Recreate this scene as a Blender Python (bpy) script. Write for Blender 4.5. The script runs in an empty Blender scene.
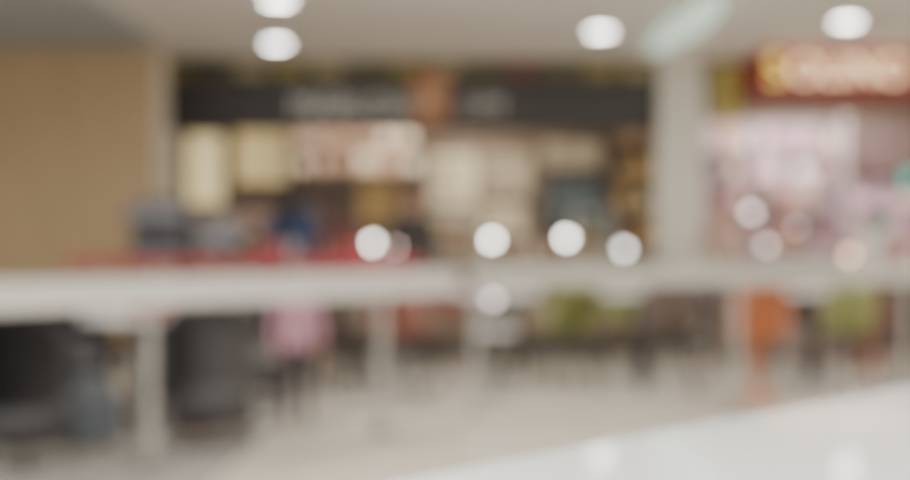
import bpy, bmesh, math, random
from mathutils import Vector, Matrix
random.seed(7)
S=bpy.context.scene

def lin(c):
    r=[]
    for v in c:
        v=v/255.0
        r.append(v/12.92 if v<=0.04045 else ((v+0.055)/1.055)**2.4)
    return r
_m={}
def mat(name,col,rough=0.5,metal=0.0,emit=None,es=0.0,var=0.08,scale=12,stretch=None):
    if name in _m: return _m[name]
    m=bpy.data.materials.new(name); m.use_nodes=True
    nt=m.node_tree; b=nt.nodes['Principled BSDF']
    c=lin(col)
    tc=nt.nodes.new('ShaderNodeTexCoord'); n=nt.nodes.new('ShaderNodeTexNoise'); n.inputs['Scale'].default_value=scale
    mp=nt.nodes.new('ShaderNodeMapping')
    if stretch: mp.inputs['Scale'].default_value=stretch
    nt.links.new(tc.outputs['Object'],mp.inputs['Vector']); nt.links.new(mp.outputs['Vector'],n.inputs['Vector'])
    r=nt.nodes.new('ShaderNodeValToRGB')
    r.color_ramp.elements[0].position=0.3; r.color_ramp.elements[1].position=0.7
    r.color_ramp.elements[0].color=[v*(1-var) for v in c]+[1]
    r.color_ramp.elements[1].color=[min(1,v*(1+var)) for v in c]+[1]
    nt.links.new(n.outputs['Fac'],r.inputs['Fac']); nt.links.new(r.outputs['Color'],b.inputs['Base Color'])
    b.inputs['Roughness'].default_value=rough; b.inputs['Metallic'].default_value=metal
    if emit:
        b.inputs['Emission Color'].default_value=lin(emit)+[1]; b.inputs['Emission Strength'].default_value=es
    _m[name]=m; return m

class B:
    def __init__(s): s.bm=bmesh.new(); s.mats=[]
    def mi(s,m):
        if m not in s.mats: s.mats.append(m)
        return s.mats.index(m)
    def _fin(s,faces,m,smooth=False):
        i=s.mi(m)
        for f in faces: f.material_index=i; f.smooth=smooth
    def box(s,x0,x1,y0,y1,z0,z1,m,bev=0.0):
        r=bmesh.ops.create_cube(s.bm,size=1)
        vs=r['verts']
        for v in vs:
            v.co=Vector((x0+(v.co.x+.5)*(x1-x0),y0+(v.co.y+.5)*(y1-y0),z0+(v.co.z+.5)*(z1-z0)))
        fs=set(f for v in vs for f in v.link_faces); s._fin(fs,m)
        if bev>0:
            es=list(set(e for v in vs for e in v.link_edges))
            bmesh.ops.bevel(s.bm,geom=es,offset=bev,segments=2,affect='EDGES',profile=.5)
    def tube(s,pts,rad,m,n=12,sx=1.0):
        pts=[Vector(p) for p in pts]
        if not hasattr(rad,'__len__'): rad=[rad]*len(pts)
        rings=[]; up=None
        for i,p in enumerate(pts):
            t=(pts[min(i+1,len(pts)-1)]-pts[max(i-1,0)]).normalized()
            if up is None:
                up=Vector((0,1,0)) if abs(t.z)>.7 else Vector((0,0,1))
            a=(up-t*up.dot(t)).normalized(); b=t.cross(a); up=a
            rings.append([s.bm.verts.new(p+(a*math.sin(2*math.pi*k/n)+b*sx*math.cos(2*math.pi*k/n))*rad[i]) for k in range(n)])
        fs=[]
        for i in range(len(rings)-1):
            for k in range(n):
                fs.append(s.bm.faces.new([rings[i][k],rings[i][(k+1)%n],rings[i+1][(k+1)%n],rings[i+1][k]]))
        s._fin(fs,m,True)
        c=[s.bm.faces.new(rings[0][::-1]),s.bm.faces.new(rings[-1])]; s._fin(c,m)
    def cyl(s,x,y,z0,z1,r,m,n=28,r2=None,sx=1.0):
        s.tube([(x,y,z0),(x,y,z1)],[r,r if r2 is None else r2],m,n,sx)
    def ell(s,c,r,m,cut=None):
        q=bmesh.ops.create_uvsphere(s.bm,u_segments=20,v_segments=14,radius=1)
        vs=q['verts']
        for v in vs: v.co=Vector((c[0]+v.co.x*r[0],c[1]+v.co.y*r[1],c[2]+v.co.z*r[2]))
        fs=set(f for v in vs for f in v.link_faces); s._fin(fs,m,True)
        if cut:
            bad=[v for v in vs if cut(v.co)]
            bmesh.ops.delete(s.bm,geom=bad,context='VERTS')
    def sheet(s,rows,th,m):
        g=[[s.bm.verts.new(p) for p in row] for row in rows]
        fs=[]
        for i in range(len(g)-1):
            for j in range(len(g[0])-1):
                fs.append(s.bm.faces.new([g[i][j],g[i][j+1],g[i+1][j+1],g[i+1][j]]))
        s._fin(fs,m,True)
        r=bmesh.ops.solidify(s.bm,geom=fs,thickness=th)
        s._fin([f for f in r['geom'] if isinstance(f,bmesh.types.BMFace)],m,True)
    def add_mesh(s,me,fn,smooth=True):
        n0=len(s.bm.faces); s.bm.from_mesh(me); s.bm.faces.ensure_lookup_table()
        for f in s.bm.faces[n0:]:
            f.material_index=s.mi(fn(f.calc_center_median())); f.smooth=smooth
    def done(s,name,loc=(0,0,0),rz=0,parent=None):
        bmesh.ops.recalc_face_normals(s.bm,faces=s.bm.faces)
        me=bpy.data.meshes.new(name); s.bm.to_mesh(me); s.bm.free()
        for m in s.mats: me.materials.append(m)
        o=bpy.data.objects.new(name,me); S.collection.objects.link(o)
        o.location=loc; o.rotation_euler=(0,0,rz)
        if parent: o.parent=parent
        return o
def inst(o,loc,rz):
    n=o.name.split('.')[0]
    c=bpy.data.objects.new(n,o.data); S.collection.objects.link(c); c.location=loc; c.rotation_euler=(0,0,rz); return c

# ---------- materials
ceil_m=mat('ceiling_plaster',(246,243,236),.9,var=.01)
wall_m=mat('wall_plaster',(200,194,182),.8,var=.03)
floor_m=bpy.data.materials.new('floor_tiles'); floor_m.use_nodes=True
nt=floor_m.node_tree; b=nt.nodes['Principled BSDF']
tc=nt.nodes.new('ShaderNodeTexCoord'); br=nt.nodes.new('ShaderNodeTexBrick')
br.offset=0; br.inputs['Scale'].default_value=1.0
br.inputs['Brick Width'].default_value=.8; br.inputs['Row Height'].default_value=.8; br.inputs['Mortar Size'].default_value=.006
br.inputs['Color1'].default_value=lin((206,198,183))+[1]; br.inputs['Color2'].default_value=lin((198,191,177))+[1]; br.inputs['Mortar'].default_value=lin((150,142,130))+[1]
nt.links.new(tc.outputs['Object'],br.inputs['Vector']); nt.links.new(br.outputs['Color'],b.inputs['Base Color']); b.inputs['Roughness'].default_value=.3
white=mat('white_laminate',(225,224,220),.35,var=.02)
tabletop=mat('gloss_white_top',(206,208,207),.06,var=.01)
railw=mat('rail_white',(206,203,197),.4,var=.02)
steel=mat('brushed_steel',(150,148,142),.3,.9)
black=mat('black_vinyl',(66,63,64),.5)
dark=mat('dark_metal',(68,65,64),.4,.3)
woodm=mat('tan_wood',(184,156,118),.5,var=.06,scale=3,stretch=(6,6,.4))
brown=mat('brown_wood',(128,110,94),.5,var=.15,scale=4,stretch=(1,1,6))

# ---------- room
def simple(name,*a,**k):
    q=B(); q.box(*a,**k); return q.done(name)
simple('floor',-9,9,-3,16,-.1,0,floor_m)
simple('ceiling',-9,9,-3,16,3.1,3.2,ceil_m)
simple('wall_back',-9,9,16,16.1,-.1,3.2,brown)
simple('wall_left',-9.1,-9,-3,16,-.1,3.2,wall_m)
simple('wall_right',9,9.1,-3,16,-.1,3.2,wall_m)
simple('ceiling_bulkhead',-9,-2.9,8.6,12.2,3.0,3.1,mat('bulkhead_grey',(180,185,186),.8,var=.02))
simple('floor_shade_patch',-5.5,-1.15,5.2,9.3,0,.008,mat('floor_shade_grey',(144,140,135),.95,var=.15,scale=60))  # dark sheet on the floor that puts in the shade at left
q=B(); q.box(-5.6,-2.9,12.2,12.75,0,3.1,woodm,.01); q.box(-2.9,-2.885,12.22,12.73,0.12,3.1,mat('beige_trim',(222,212,192),.6)); q.box(-5.62,-2.88,12.18,12.76,0,.12,dark); q.done('wall_column_wood')
q=B(); q.box(-3.32,-3.08,13.7,13.92,0,2.33,mat('beige_trim',(222,212,192),.6),.01); q.box(-3.34,-3.06,13.68,13.94,0,.1,dark); q.done('trim_1')
simple('wall_store_left',-9,-3.32,13.8,13.9,0,3.1,wall_m)
simple('wall_store_partition',-3.7,-3.5,13.9,16,0,3.1,wall_m)
q=B(); q.box(2.2,2.68,13.6,13.9,0,3.1,mat('pillar_white',(232,228,214),.6,var=.02),.01); q.box(2.18,2.7,13.58,13.9,0,.12,dark); q.done('wall_pillar_white')
simple('wall_between_shops',2.6,2.68,13.9,16,0,3.1,wall_m)

# ---------- left shop sign
signdark=mat('sign_dark',(66,63,61),.6)
q=B(); q.box(-3.32,2.18,13.62,13.8,2.33,2.88,signdark,.01)
q.box(-3.32,2.18,13.65,13.8,2.88,3.09,mat('fascia_olive',(96,90,68),.6,var=.2))
x=-3.2; cols=[(160,146,80),(126,66,58),(84,80,62),(174,162,118),(108,96,66)]
i=0
while x<1.85:
    q.box(x,x+.3,13.63,13.66,2.91,3.06,mat('fascia_tile_%d'%(i%5),cols[i%5],.5)); x+=.42; i+=random.choice([1,2,3])
sign=q.done('shop_sign')
def text(body,size,loc,m,parent,ext=.02):
    cu=bpy.data.curves.new('lettering','FONT'); cu.body=body; cu.size=size; cu.extrude=ext; cu.align_x='CENTER'; cu.align_y='CENTER'
    cu.materials.append(m); o=bpy.data.objects.new('lettering',cu); S.collection.objects.link(o)
    o.location=loc; o.rotation_euler=(math.pi/2,0,0); o.parent=parent; return o
lit_w=mat('lit_letters_grey',(200,196,188),.5,emit=(235,230,216),es=.22)
text('MARLOW',.32,(-1.06,13.59,2.58),lit_w,sign)
text('CAFE',.2,(.3,13.59,2.6),lit_w,sign)
q=B(); q.box(-.46,-.06,13.56,13.62,2.4,2.95,mat('orange_badge',(166,116,84),.5,emit=(200,124,84),es=.1),.04)
q.cyl(-.26,13.56,2.56,2.8,.1,mat('badge_cream',(210,176,140),.5)); q.done('sign_badge',parent=sign)

# ---------- left shop interior
q=B(); q.box(-3.38,-2.9,15.9,15.99,1.57,2.5,dark); q.box(-3.36,-2.92,15.87,15.9,1.6,2.47,mat('menu_cream',(235,222,176),.5,emit=(255,234,176),es=.6)); q.done('menu_board')
q=B(); q.box(-2.78,-2.08,15.9,15.99,1.84,2.56,dark); q.box(-2.75,-2.11,15.87,15.9,1.87,2.53,mat('menu_cream2',(222,204,156),.5,emit=(255,226,160),es=.4)); q.done('menu_board')
q=B(); q.box(-1.26,-.69,15.9,15.99,1.34,1.95,dark); q.box(-1.22,-.73,15.87,15.9,1.38,1.91,mat('menu_gold',(166,138,90),.5,emit=(220,176,100),es=.15)); q.done('menu_board')
cr=mat('menu_cream3',(206,194,164),.5,emit=(245,228,185),es=.25)
cr2=mat('menu_grey',(184,172,148),.5,emit=(245,228,185),es=.1)
for (x0,x1,z0,z1,mm) in [(-.34,.3,1.55,2.26,cr),(.36,.98,1.7,2.26,cr2),(.34,.9,1.0,1.62,cr),(-.34,.28,1.0,1.48,cr2),(1.1,1.85,2.05,2.4,cr2)]:
    q=B(); q.box(x0,x1,15.9,15.99,z0,z1,mat('panel_frame',(150,132,106),.5)); q.box(x0+.03,x1-.03,15.87,15.9,z0+.03,z1-.03,mm)
    z=z0+.12
    while z<z1-.1: q.box(x0+.08,x0+.08+(x1-x0)*random.uniform(.4,.8),15.86,15.87,z,z+.03,brown); z+=.11
    q.done('menu_board')
q=B(); q.box(1.14,1.89,15.85,15.99,1.0,1.95,dark,.02); q.box(1.2,1.83,15.83,15.85,1.15,1.88,mat('screen_teal',(50,64,58),.2,emit=(54,80,70),es=.12)); q.done('wall_screen')
def shelf(name,x0,x1,y0,y1,zs,palette,frame,zt,wmin=.1,wmax=.22,hmax=.3,fill=.95,em=0,zb=0.0):
    q=B()
    q.box(x0,x0+.04,y0,y1,zb,zt,frame); q.box(x1-.04,x1,y0,y1,zb,zt,frame)
    q.box(x0,x1,y1-.02,y1,zs[0]-.04,zt,frame)
    for z in zs:
        q.box(x0,x1,y0,y1,z-.04,z,frame)
        x=x0+.05
        while x<x1-.05-wmin:
            w=random.uniform(wmin,min(wmax,x1-.05-x)) if x1-.05-x>wmin else wmin
            if random.random()<fill:
                k=random.randrange(len(palette)); c=palette[k]
                m=mat(name+'_goods_%d_%d'%(k,c[1]),c,.5,emit=c if em else None,es=em)  # em makes the goods glow faintly, standing in for shop light
                h=random.uniform(.5,1)*hmax
                if random.random()<.6: q.box(x,x+w*.9,y0+.04,y0+.04+w,z,z+h,m,.008)
                else:
                    q.cyl(x+w*.45,y0+.04+w*.5,z,z+h*.75,w*.42,m,16); q.cyl(x+w*.45,y0+.04+w*.5,z+h*.75,z+h,w*.2,m,12)
            x+=w+.01
    return q.done(name)
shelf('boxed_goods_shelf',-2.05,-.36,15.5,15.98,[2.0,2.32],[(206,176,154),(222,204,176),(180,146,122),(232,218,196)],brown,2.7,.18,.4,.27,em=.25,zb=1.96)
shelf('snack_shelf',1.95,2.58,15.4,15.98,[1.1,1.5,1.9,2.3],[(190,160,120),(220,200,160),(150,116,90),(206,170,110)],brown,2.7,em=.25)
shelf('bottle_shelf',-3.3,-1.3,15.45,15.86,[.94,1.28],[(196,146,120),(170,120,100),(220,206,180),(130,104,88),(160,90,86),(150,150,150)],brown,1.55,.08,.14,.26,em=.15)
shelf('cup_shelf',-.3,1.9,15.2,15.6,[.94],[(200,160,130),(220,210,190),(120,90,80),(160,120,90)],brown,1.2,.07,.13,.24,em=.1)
# serving counter
q=B(); q.box(-2.8,2.1,12.9,13.45,.1,.94,mat('counter_front',(150,132,114),.5,var=.1),.01); q.box(-2.83,2.12,12.85,13.5,.94,.98,mat('counter_top',(190,178,158),.25),.008); q.box(-2.75,2.05,12.95,13.4,0,.1,dark)
for k in range(6): q.box(-2.7+k*.8,-2.0+k*.8,12.88,12.9,.2,.85,mat('counter_panel',(176,156,132),.5))
q.done('serving_counter')
def sneeze(x0,x1):
    q=B(); gm=mat('case_frame',(150,146,138),.3,.5)
    q.box(x0,x1,13.1,13.45,.981,1.02,gm)
    for xx in (x0,x1-.03):
        for yy in (13.1,13.42): q.box(xx,xx+.03,yy,yy+.03,1.0,1.42,gm)
    q.box(x0,x1,13.08,13.47,1.42,1.45,gm); q.box(x0,x1,13.1,13.45,1.2,1.215,gm)
    for zz in (1.05,1.245):
        x=x0+.08
        while x<x1-.12:
            c=random.choice([(190,150,90),(170,90,66),(220,206,170),(120,124,70)])
            q.ell((x+.03,13.28,zz),(.08,.12,.05),mat('food_%d'%c[0],c,.6)); x+=.17
    q.done('display_case')
sneeze(-.3,.28); sneeze(1.22,1.64); sneeze(-2.6,-2.0)
# made-up lamps standing in for bright spots and reflections at counter height
def glint_lamp(x,y,zbase,zb,r,col,es,name='counter_glint_lamp'):
    q=B(); q.cyl(x,y+.08,zbase+.001,zbase+.02,.05,dark,20)
    q.tube([(x,y+.08,zbase+.01),(x,y+.08,max(zb+.04,zbase+.03)),(x,y+.07,zb+.10),(x,y+.03,zb+.11),(x,y,zb+.07)],.01,dark,8)
    q.cyl(x,y,zb+r*.8,zb+r*.8+.04,.035,dark,16,.02)
    q.ell((x,y,zb),(r,r,r),mat('glint_bulb_%d_%d_%d_%s'%(col[0],col[1],col[2],str(es)),(240,240,235),.4,emit=col,es=es))
    q.done(name)
W_=(255,252,244)
glint_lamp(-.84,12.93,.98,1.12,.045,W_,24)
glint_lamp(-.64,12.95,.98,1.08,.045,(255,228,222),10)
glint_lamp(.38,12.93,.98,1.15,.045,W_,24)
glint_lamp(1.14,12.93,.98,1.17,.045,W_,24)
glint_lamp(1.73,12.93,.98,1.06,.045,W_,11)

# ---------- right shop
q=B(); q.box(2.7,9,13.7,13.9,2.55,3.09,mat('fascia_tan',(150,136,102),.6,var=.15)); 
q.box(2.86,3.05,13.62,13.7,2.4,3.05,mat('banner_yellow',(196,180,88),.6,emit=(220,200,90),es=.12),.01)
q.box(2.92,2.99,13.61,13.63,2.5,2.95,mat('banner_stripe',(160,140,70),.6)); q.done('shop_fascia')
q=B(); q.box(3.12,6.4,12.8,13.68,2.65,3.09,mat('sign_red',(124,40,44),.5,emit=(170,44,52),es=.15),.02)
q.box(3.10,6.42,12.78,12.82,3.05,3.09,mat('sign_magenta',(150,36,66),.5,emit=(190,36,80),es=.35))
rs=q.done('lightbox_sign')
ly=mat('letters_yellow',(250,232,130),.5,emit=(255,226,100),es=1.3); lw=mat('letters_warm',(255,240,215),.5,emit=(255,218,165),es=2.2)
text('S',.42,(3.24,12.76,2.86),ly,rs,.025); text('OLINO',.38,(3.98,12.76,2.86),lw,rs)
text('BITES',.38,(5.3,12.76,2.86),lw,rs)
pinks=[(220,188,194),(190,146,164),(236,224,226),(210,172,168),(164,120,140),(242,238,236),(134,98,106),(212,198,168),(216,160,120),(150,180,152),(124,108,118)]
pf=mat('shelf_pink',(200,184,182),.5)
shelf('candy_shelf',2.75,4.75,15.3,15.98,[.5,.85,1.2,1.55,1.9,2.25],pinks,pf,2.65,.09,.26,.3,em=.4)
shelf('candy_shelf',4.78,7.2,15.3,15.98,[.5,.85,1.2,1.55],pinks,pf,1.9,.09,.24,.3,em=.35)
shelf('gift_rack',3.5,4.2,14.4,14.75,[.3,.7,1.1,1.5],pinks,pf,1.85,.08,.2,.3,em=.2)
q=B(); q.box(4.78,7.2,15.7,15.99,1.95,2.6,mat('cabinet_brown',(96,78,72),.5),.01)
for k in range(4): q.box(4.82+k*.6,5.36+k*.6,15.68,15.7,2.0,2.55,mat('cabinet_door',(108,86,80),.5))
q.done('wall_cabinet')
q=B(); q.box(2.8,3.9,12.7,13.4,.0,.98,mat('kiosk_body',(190,172,164),.5),.01); q.box(2.75,3.92,12.65,13.45,.98,1.02,white,.008)
q.box(3.92,6.5,12.7,13.4,0,.9,mat('kiosk_dark',(116,94,88),.5),.01); q.box(3.92,6.55,12.65,13.45,.9,.94,white,.008)
for k in range(13):
    x=2.9+k*.29; z=1.02 if x<3.88 else .94; c=random.choice(pinks); h=random.uniform(.1,.38)
    q.cyl(x,13.2,z,z+h,.1,mat('jar_%d%d'%(c[0],c[1]),c,.3),18); q.cyl(x,13.2,z+h,z+h+.04,.07,mat('jar_lid',(170,90,94),.4),18)
q.done('candy_counter')
glint_lamp(3.0,12.8,1.02,1.43,.045,(255,240,238),6)
glint_lamp(3.15,12.78,1.02,1.1,.045,(255,236,230),4)
glint_lamp(3.46,12.8,1.02,1.28,.04,(255,225,225),2.5)
glint_lamp(3.99,12.8,.94,1.0,.045,(255,205,160),7)
q=B(); q.cyl(4.95,13.85,1.9,2.1,.02,dark); q.box(4.82,5.06,13.72,13.8,1.68,1.94,mat('teal_sign',(70,160,140),.4,emit=(80,210,185),es=1.0),.04); q.box(4.93,4.97,13.76,13.87,1.9,1.93,dark); q.cyl(4.95,13.85,2.1,2.549,.015,dark); q.done('hanging_sign')

# ---------- ceiling lights
def downlight(x,y,r=.1,es=26):
    q=B(); q.cyl(x,y,3.075,3.1,r+.03,white,28); q.cyl(x,y,3.068,3.08,r,mat('downlight_lens_%s'%es,(255,255,250),.3,emit=(255,252,246),es=es),28); q.done('ceiling_downlight')
for x,y in [(-1.75,12.4),(-1.42,10.15),(1.35,11.7),(3.46,11.15),(5.6,10.6),(-1.2,7.5),(1.3,7.5),(3.9,7.5),(-4,7.5)]: downlight(x,y)
q=B()
q.tube([(1.97,12.7,3.05),(1.98,12.6,3.05),(2.0,12.2,3.05),(2.03,11.5,3.05),(2.06,10.8,3.05),(2.08,10.2,3.05),(2.08,10.1,3.05)],[.02,.05,.09,.12,.13,.08,.02],mat('mint_diffuser',(210,230,218),.5,emit=(205,232,216),es=1.0),16,1.0)
q.box(1.95,2.1,10.4,12.4,3.07,3.1,white)
q.done('ceiling_mint_light')
def panel(x,y,w,d,e,col=(1,.985,.96)):
    q=B(); q.box(x-w/2-.03,x+w/2+.03,y-d/2-.03,y+d/2+.03,3.07,3.1,white); q.box(x-w/2,x+w/2,y-d/2,y+d/2,3.06,3.075,mat('panel_lens',(250,250,245),.4,emit=(255,250,240),es=2)); o=q.done('unseen_light_panel')
    L=bpy.data.lights.new('panel_light','AREA'); L.shape='RECTANGLE'; L.size=w; L.size_y=d; L.energy=e; L.color=col
    lo=bpy.data.objects.new('panel_light',L); S.collection.objects.link(lo); lo.location=(x,y,3.04); lo.parent=o
for x in (-4,0,4):
    for y in (0.5,4.5,8.7): panel(x,y,1.2,.6,82)  # panels out of view, added to light the hall
panel(-.5,14.8,2.4,.4,80,(1,.91,.79)); panel(4.6,14.6,2.4,.4,125,(1,.94,.94))

# ---------- railing
def rail(p0,p1,fr,name,z0,z1,m):
    p0=Vector(p0);p1=Vector(p1); d=p1-p0; L=d.length; q=B()
    q.box(0,L,-.06,.06,z0,z1-.01,m,.012); q.box(0,L,-.075,.075,z1-.02,z1,m,.005)
    for f in fr:
        x=.03+(L-.06)*f
        q.box(x-.02,x+.02,-.02,.02,.02,z0+.02,mat('post_grey',(168,164,157),.4,.2),.006); q.box(x-.06,x+.06,-.06,.06,0,.02,steel)
    q.box(0,L,-.01,.01,.12,.14,steel)
    q.done(name,(p0.x,p0.y,0.01),math.atan2(d.y,d.x))
rail((-3.6,4.28),(-.02,7.88),[0,.25,.578,.89],'barrier_railing',.805,.95,railw)
rail((.1,8.3),(6,8.75),[.0,.3,.5,.75,1],'barrier_railing',.845,.97,mat('rail_cream',(186,182,174),.4,var=.02))

# ---------- red bar table
q=B(); redm=mat('red_laminate',(182,56,70),.35)
q.box(-3.3,-.3,10.7,11.2,.92,.99,redm,.015)
for x in (-3.1,-1.8,-.5):
    q.box(x-.025,x+.025,10.93,10.98,.02,.93,steel); q.box(x-.2,x+.2,10.75,11.15,0,.02,steel)
q.done('red_bar_table')
q=B(); g=mat('machine_grey',(120,118,122),.4,.3); g2=mat('machine_dark',(76,74,78),.4)
q.box(-.26,.26,-.2,.2,0.001,.06,g2,.01); q.box(-.26,.26,.02,.2,.05,.44,g2,.02); q.box(-.26,.26,-.2,.2,.3,.46,g,.02)
for x in (-.13,.13): q.cyl(x,-.08,.23,.3,.04,steel,16); q.tube([(x,-.1,.25),(x,-.24,.24)],.015,g2)
q.box(-.2,.2,-.18,-.02,.06,.07,steel); 
for x in (-.15,-.05,.05,.15): q.cyl(x,.05,.46,.54,.035,g,14)
q.done('coffee_machine',(-2.55,10.95,.99))
q=B(); q.box(-.2,.2,-.02,.02,.1,.3,g,.01); q.box(-.03,.03,-.02,.05,.02,.15,g); q.box(-.1,.1,-.06,.1,0.001,.02,g); q.box(-.08,.12,-.22,-.04,0.001,.06,g,.01)
q.done('cash_register',(-2.03,10.95,.99))
for xx in (-.8,-1.55):
    q=B()
    for k,c in enumerate([(190,60,66),(196,120,110),(190,182,172)]): q.cyl(-.1+k*.12,0,0.001,.14,.03,mat('cup_%d'%k,c,.4),16,.045)
    q.done('paper_cups',(xx,10.95,.99))

# ---------- chairs
def shell(name,col,pedestal=False):
    m=mat(name+'_shell',col,.5); q=B()
    prof=[(-.22,.43,.19),(-.18,.455,.21),(-.05,.45,.215),(.08,.44,.21),(.16,.45,.2),(.2,.5,.2),(.22,.58,.21),(.24,.68,.21),(.26,.77,.2),(.27,.82,.16)]
    rows=[]
    for i,(y,z,w) in enumerate(prof):
        row=[]
        for j in range(9):
            u=-1+j/4; b=min(1,max(0,(i-3)/3))
            row.append(Vector((u*w,y-b*.06*u*u,z+(1-b)*.035*u*u)))
        rows.append(row)
    q.sheet(rows,.014,m)
    if pedestal:
        q.cyl(0,0,.05,.44,.035,m,18); q.cyl(0,0,0,.05,.22,m,28,.05); q.cyl(0,0,.4,.44,.06,m,18,.12)
    else:
        for sx in (-1,1):
            q.tube([(sx*.13,-.12,.45),(sx*.2,-.2,.0)],.013,dark,8); q.tube([(sx*.13,.12,.44),(sx*.2,.22,.0)],.013,dark,8)
            q.tube([(sx*.165,-.16,.22),(sx*.165,.165,.22)],.008,dark,8)
        q.box(-.14,.14,-.13,.13,.425,.44,dark)
    return q
def place(name,col,lst,ped=False):
    o=None
    for (x,y,r) in lst:
        if o is None: o=shell(name,col,ped).done(name,(x,y,0),math.radians(r))
        else: inst(o,(x,y,0),math.radians(r))
place('orange_chair',(188,112,70),[(2.17,9.1,175),(3.75,11.5,10)],True)
place('lime_chair',(158,160,104),[(.82,9.62,200),(2.9,9.55,190),(4.7,11.3,-20),(1.5,11.1,0)])
place('salmon_chair',(172,120,108),[(-.02,11.6,0),(1.1,11.75,20),(4.25,9.3,185),(3.3,12.0,30),(-.35,9.3,160)])
place('brown_chair',(104,90,80),[(1.6,9.5,175),(-1.6,9.6,100),(2.2,11.75,10),(2.95,11.15,0),(3.6,9.55,170),(-.85,9.4,170),(5.2,9.7,150)])
place('white_chair',(190,186,178),[(.35,11.1,0),(.5,12.3,0),(5.2,10.9,0),(1.9,12.3,10)])
def dtable(lst,h=.74,name='dining_table'):
    o=None
    for x,y,r in lst:
        if o is None:
            q=B(); q.box(-.34,.34,-.34,.34,h-.035,h,white,.01); q.box(-.345,.345,-.345,.345,h-.05,h-.035,steel); q.cyl(0,0,.03,h-.05,.035,dark); q.box(-.24,.24,-.03,.03,.0,.03,dark,.005); q.box(-.03,.03,-.24,.24,0,.03,dark,.005)
            o=q.done(name,(x,y,0),math.radians(r))
        else: inst(o,(x,y,0),math.radians(r))
dtable([(.35,10.4,0),(1.5,10.35,0),(2.95,10.4,0),(4.2,10.2,0),(-.85,10.15,0)])
q=B(); q.cyl(0,0,.47,.5,.17,white,30); q.cyl(0,0,.02,.47,.025,steel,14); q.cyl(0,0,0,.02,.15,steel,28); q.done('side_table',(.29,9.2,0))
glint_lamp(.275,9.15,.5,.72,.035,(255,236,232),5,'table_glint_lamp')  # invented light on the side table, in place of a metal reflection
# round table & tub chairs
q=B(); q.cyl(0,0,.655,.7,.33,white,40); q.cyl(0,0,.03,.66,.035,steel); q.cyl(0,0,0.0,.03,.22,steel,30,.2); q.done('round_table',(-1.9,7.55,0.01))
q=B(); q.box(-.1,.1,-.07,.07,0,.1,redm,.015); q.box(-.06,.06,-.04,.04,.1,.115,white); q.done('napkin_dispenser',(-1.76,7.33,.711))
q=B(); rb=mat('red_bag_cloth',(150,60,68),.8); q.box(-.1,.1,-.06,.06,.0,.2,rb,.03)
for yy in (-.04,.04): q.tube([(-.06,yy,.19),(-.05,yy,.27),(.05,yy,.27),(.06,yy,.19)],.008,rb,8)
q.done('red_tote_bag',(-1.5,7.08+.38,.011))
def tub():
    q=B(); rows=[]
    for i in range(8):
        z=.30+i*.07; row=[]
        for j in range(17):
            a=math.radians(-25+230*j/16); e=abs(j-8)/8
            zz=.28+(z-.28)*(1-.38*e**2.5); r=.23+.03*i/7
            row.append(Vector((r*math.cos(a),r*math.sin(a),zz)))
        rows.append(row)
    q.sheet(rows,.035,black)
    q.cyl(0,0,.12,.4,.235,black,30,.225); q.ell((0,0,.41),(.215,.215,.05),black)
    for sx in (-1,1):
        for sy in (-1,1): q.tube([(sx*.13,sy*.13,.2),(sx*.19,sy*.19,0)],.016,dark,8)
    return q
t0=tub().done('black_tub_chair',(-1.36,7.08,0.01),math.radians(200))
for x,y,r in [(-2.2,6.4,160),(-2.6,7.65,80),(-1.9,8.3,0),(-2.9,6.9,120),(-3.3,8.4,30),(-1.4,8.75,20),(-2.6,8.7,0)]: inst(t0,(x,y,0.01),math.radians(r))
# backpack
q=B(); bp=mat('backpack_blue',(92,96,101),.7); q.ell((0,0,.2),(.15,.1,.21),bp); q.box(-.13,.13,-.09,.09,.0,.28,bp,.05); q.box(-.1,.1,-.14,-.08,.04,.18,mat('backpack_pocket',(98,103,109),.7),.02)
for sx in (-1,1): q.tube([(sx*.07,.08,.34),(sx*.09,.14,.25),(sx*.09,.13,.12),(sx*.08,.08,.05)],.014,dark,8)
q.tube([(-.03,0,.4),(0,0,.45),(.03,0,.4)],.01,dark,8); q.done('backpack',(-1.98,6.93,0.01))

# ---------- near bar table (the surface the photographer leans on)
d=Vector((.700,.714)); nrm=Vector((.714,-.700)); A=Vector((.14,.39)); C=Vector((-.0103,.237))
L=1.6; mid=(A+C)/2+d*.25+nrm*.346; TH=1.105
q=B(); q.box(-L/2,L/2,-.35,.35,TH-.03,TH,tabletop,.004)
q.box(-L/2+.1,L/2-.1,-.26,.26,TH-.07,TH-.03,white)
for sx in (-1,1):
    q.cyl(sx*.5,0,.03,TH-.07,.04,steel,20); q.box(sx*.5-.05,sx*.5+.05,-.28,.28,0,.03,steel,.006)
q.box(-.5,.5,-.02,.02,.28,.32,steel,.005)
q.done('white_bar_table',(mid.x,mid.y,0),math.atan2(d.y,d.x))

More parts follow.
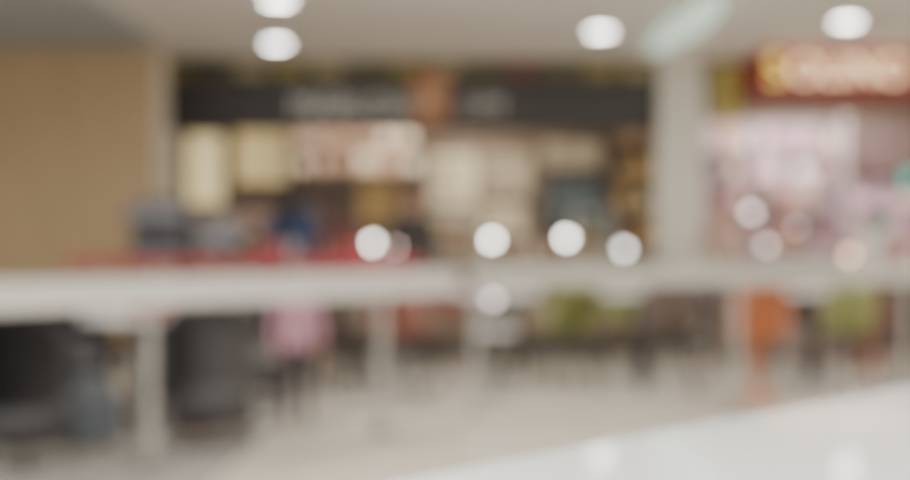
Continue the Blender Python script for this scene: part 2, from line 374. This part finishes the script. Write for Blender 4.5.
# ---------- people
def person(name,loc,rz,h,top,legs,hair,skin=(205,160,132),longhair=False,child=False,bend=.0):
    sc=h
    hs=1.35 if child else 1.0
    nk=.80 if child else .83
    J=[]; E=[]; R=[]
    def j(p,r,par=None):
        J.append(Vector(p)*sc); R.append((r[0]*sc,r[1]*sc) if hasattr(r,'__len__') else (r*sc,r*sc))
        if par is not None: E.append((par,len(J)-1))
        return len(J)-1
    pel=j((0,0,.52*nk/.83),(.085,.06)); sp=j((0,.0,.6*nk/.83),(.075,.055),pel); ch=j((0,0,.71*nk/.83),(.09,.06),sp); nb=j((0,0,nk-.01),(.045,.04),ch); j((0,-.005,nk+.04),(.03,.03),nb)
    wr=[]
    for sx in (-1,1):
        sh=j((sx*.105,0,nk-.025),.036,nb); el=j((sx*.135,.01,nk-.19),.027,sh); w=j((sx*.14,-.06-bend,nk-.32+bend),.018,el); wr.append((sx,Vector(J[w]),(Vector(J[w])-Vector(J[el])).normalized()))
        hp=j((sx*.05,0,.47*nk/.83),.055,pel); kn=j((sx*.055,-.01,.27*nk/.83),.037,hp); an=j((sx*.06,.005,.045),.024,kn); j((sx*.068,-.085,.024),.022,an)
    me=bpy.data.meshes.new('tmp'); me.from_pydata([tuple(v) for v in J],E,[]); o=bpy.data.objects.new('tmp',me); S.collection.objects.link(o)
    o.modifiers.new('s','SKIN'); su=o.modifiers.new('u','SUBSURF'); su.levels=2; su.render_levels=2
    for i,v in enumerate(me.skin_vertices[0].data): v.radius=R[i]; v.use_root=(i==0)
    dg=bpy.context.evaluated_depsgraph_get(); ev=bpy.data.meshes.new_from_object(o.evaluated_get(dg))
    bpy.data.objects.remove(o)
    sk=mat('skin_%d'%skin[0],skin,.5,var=.03); tm=mat(name+'_top',top,.8); lm=mat(name+'_trousers',legs,.8); hm=mat(name+'_hair',hair,.6,var=.2,scale=40); sh=mat(name+'_shoes',(70,64,62),.6)
    def reg(c):
        z=c.z/sc
        if z<.05: return sh
        if abs(c.x)/sc>.1 and z<nk-.29+bend and z>.4*nk/.83: return sk
        if z<.50*nk/.83 and abs(c.x)/sc<.115: return lm
        if z>nk+.015: return sk
        return tm
    q=B(); q.add_mesh(ev,reg)
    zc=(nk+(.09 if not child else .1))*sc; rh=.062*hs*sc; hw=.048*hs*sc; hd=.058*hs*sc
    q.ell((0,-.005*sc,zc),(hw,hd,rh),sk)
    q.ell((0,-.018*sc,zc-rh*.55),(hw*.62,hd*.7,rh*.42),sk)
    fy=-.005*sc-hd
    for sx in (-1,1):
        q.ell((sx*hw*.42,fy+hd*.12,zc),(hw*.17,hd*.1,rh*.09),mat('eye_white',(235,230,225),.3)); q.ell((sx*hw*.42,fy+hd*.04,zc),(hw*.08,hd*.05,rh*.08),mat('iris_brown',(60,40,30),.3))
        q.ell((sx*hw*1.0,0,zc-rh*.05),(hw*.14,hd*.2,rh*.25),sk)
        q.tube([(sx*hw*.2,fy+hd*.05,zc+rh*.24),(sx*hw*.6,fy+hd*.15,zc+rh*.24)],hw*.05,hm,6)
    q.tube([(0,fy+hd*.05,zc+rh*.05),(0,fy-hd*.12,zc-rh*.3),(0,fy+hd*.05,zc-rh*.36)],[hw*.09,hw*.17,hw*.1],sk,8)
    q.tube([(-hw*.3,fy+hd*.12,zc-rh*.58),(0,fy+hd*.0,zc-rh*.6),(hw*.3,fy+hd*.12,zc-rh*.58)],[hw*.05,hw*.1,hw*.05],mat('lips',(170,90,84),.4),8)
    q.ell((0,.006*sc,zc+rh*.12),(hw*1.13,hd*1.1,rh*1.06),hm,cut=lambda c:(c.y<-.02*sc and c.z<zc+rh*.5))
    if longhair: q.tube([(0,hd*.6,zc),(0,hd*.95,zc-rh),(0,hd*1.1,zc-rh*2.2),(0,hd*1.0,zc-rh*3)],[hw*.8,hw*.95,hw*.8,hw*.3],hm,14,1.0)
    for sx,w,dr in wr:
        pc=w+dr*.03*sc; q.ell(tuple(pc),(.012*sc,.024*sc,.03*sc),sk)
        for k,Lf in enumerate((.036,.041,.038,.03)):
            off=Vector((0,(k-1.5)*.0105*sc,0)); b0=w+dr*.045*sc+off; b1=b0+dr*Lf*.5*sc; b2=b1+(dr+Vector((-sx*.5,0,0))).normalized()*Lf*.35*sc; b3=b2+(dr+Vector((-sx*1.1,0,0))).normalized()*Lf*.3*sc
            q.tube([b0,b1,b2,b3],[.0055*sc,.005*sc,.0045*sc,.003*sc],sk,8)
        b0=w+dr*.015*sc+Vector((0,-.018*sc,0)); q.tube([b0,b0+Vector((-sx*.006,-.014,-.014))*sc,b0+Vector((-sx*.01,-.018,-.032))*sc],[.007*sc,.006*sc,.004*sc],sk,8)
    return q.done(name,loc,rz)
person('woman_in_blue',(-1.54,12.0,0),math.radians(172),1.72,(48,74,108),(66,62,68),(48,42,46),longhair=True)
person('man_in_black',(-.42,12.35,0),math.radians(20),1.66,(66,62,60),(66,62,64),(54,46,42))
person('woman_in_salmon',(2.62,12.3,0),math.radians(-15),1.62,(190,156,142),(120,110,106),(80,66,60))
person('woman_in_red',(-1.15,12.4,0),math.radians(185),1.6,(140,92,88),(70,62,64),(60,50,46),longhair=True)
person('child_in_pink',(-.97,7.75,0),math.radians(15),1.02,(206,154,174),(62,55,62),(60,46,40),child=True)

# ---------- world & camera
w=bpy.data.worlds.new('World'); S.world=w; w.use_nodes=True
w.node_tree.nodes['Background'].inputs[0].default_value=(.98,.99,1,1); w.node_tree.nodes['Background'].inputs[1].default_value=2.3
cam=bpy.data.cameras.new('camera'); co=bpy.data.objects.new('camera',cam); S.collection.objects.link(co)
co.location=(0,0,1.15); co.rotation_euler=(math.pi/2,0,0); cam.lens=50; cam.sensor_width=36; cam.clip_start=.02
cam.dof.use_dof=True; cam.dof.focus_distance=.12; cam.dof.aperture_fstop=16.4
S.camera=co
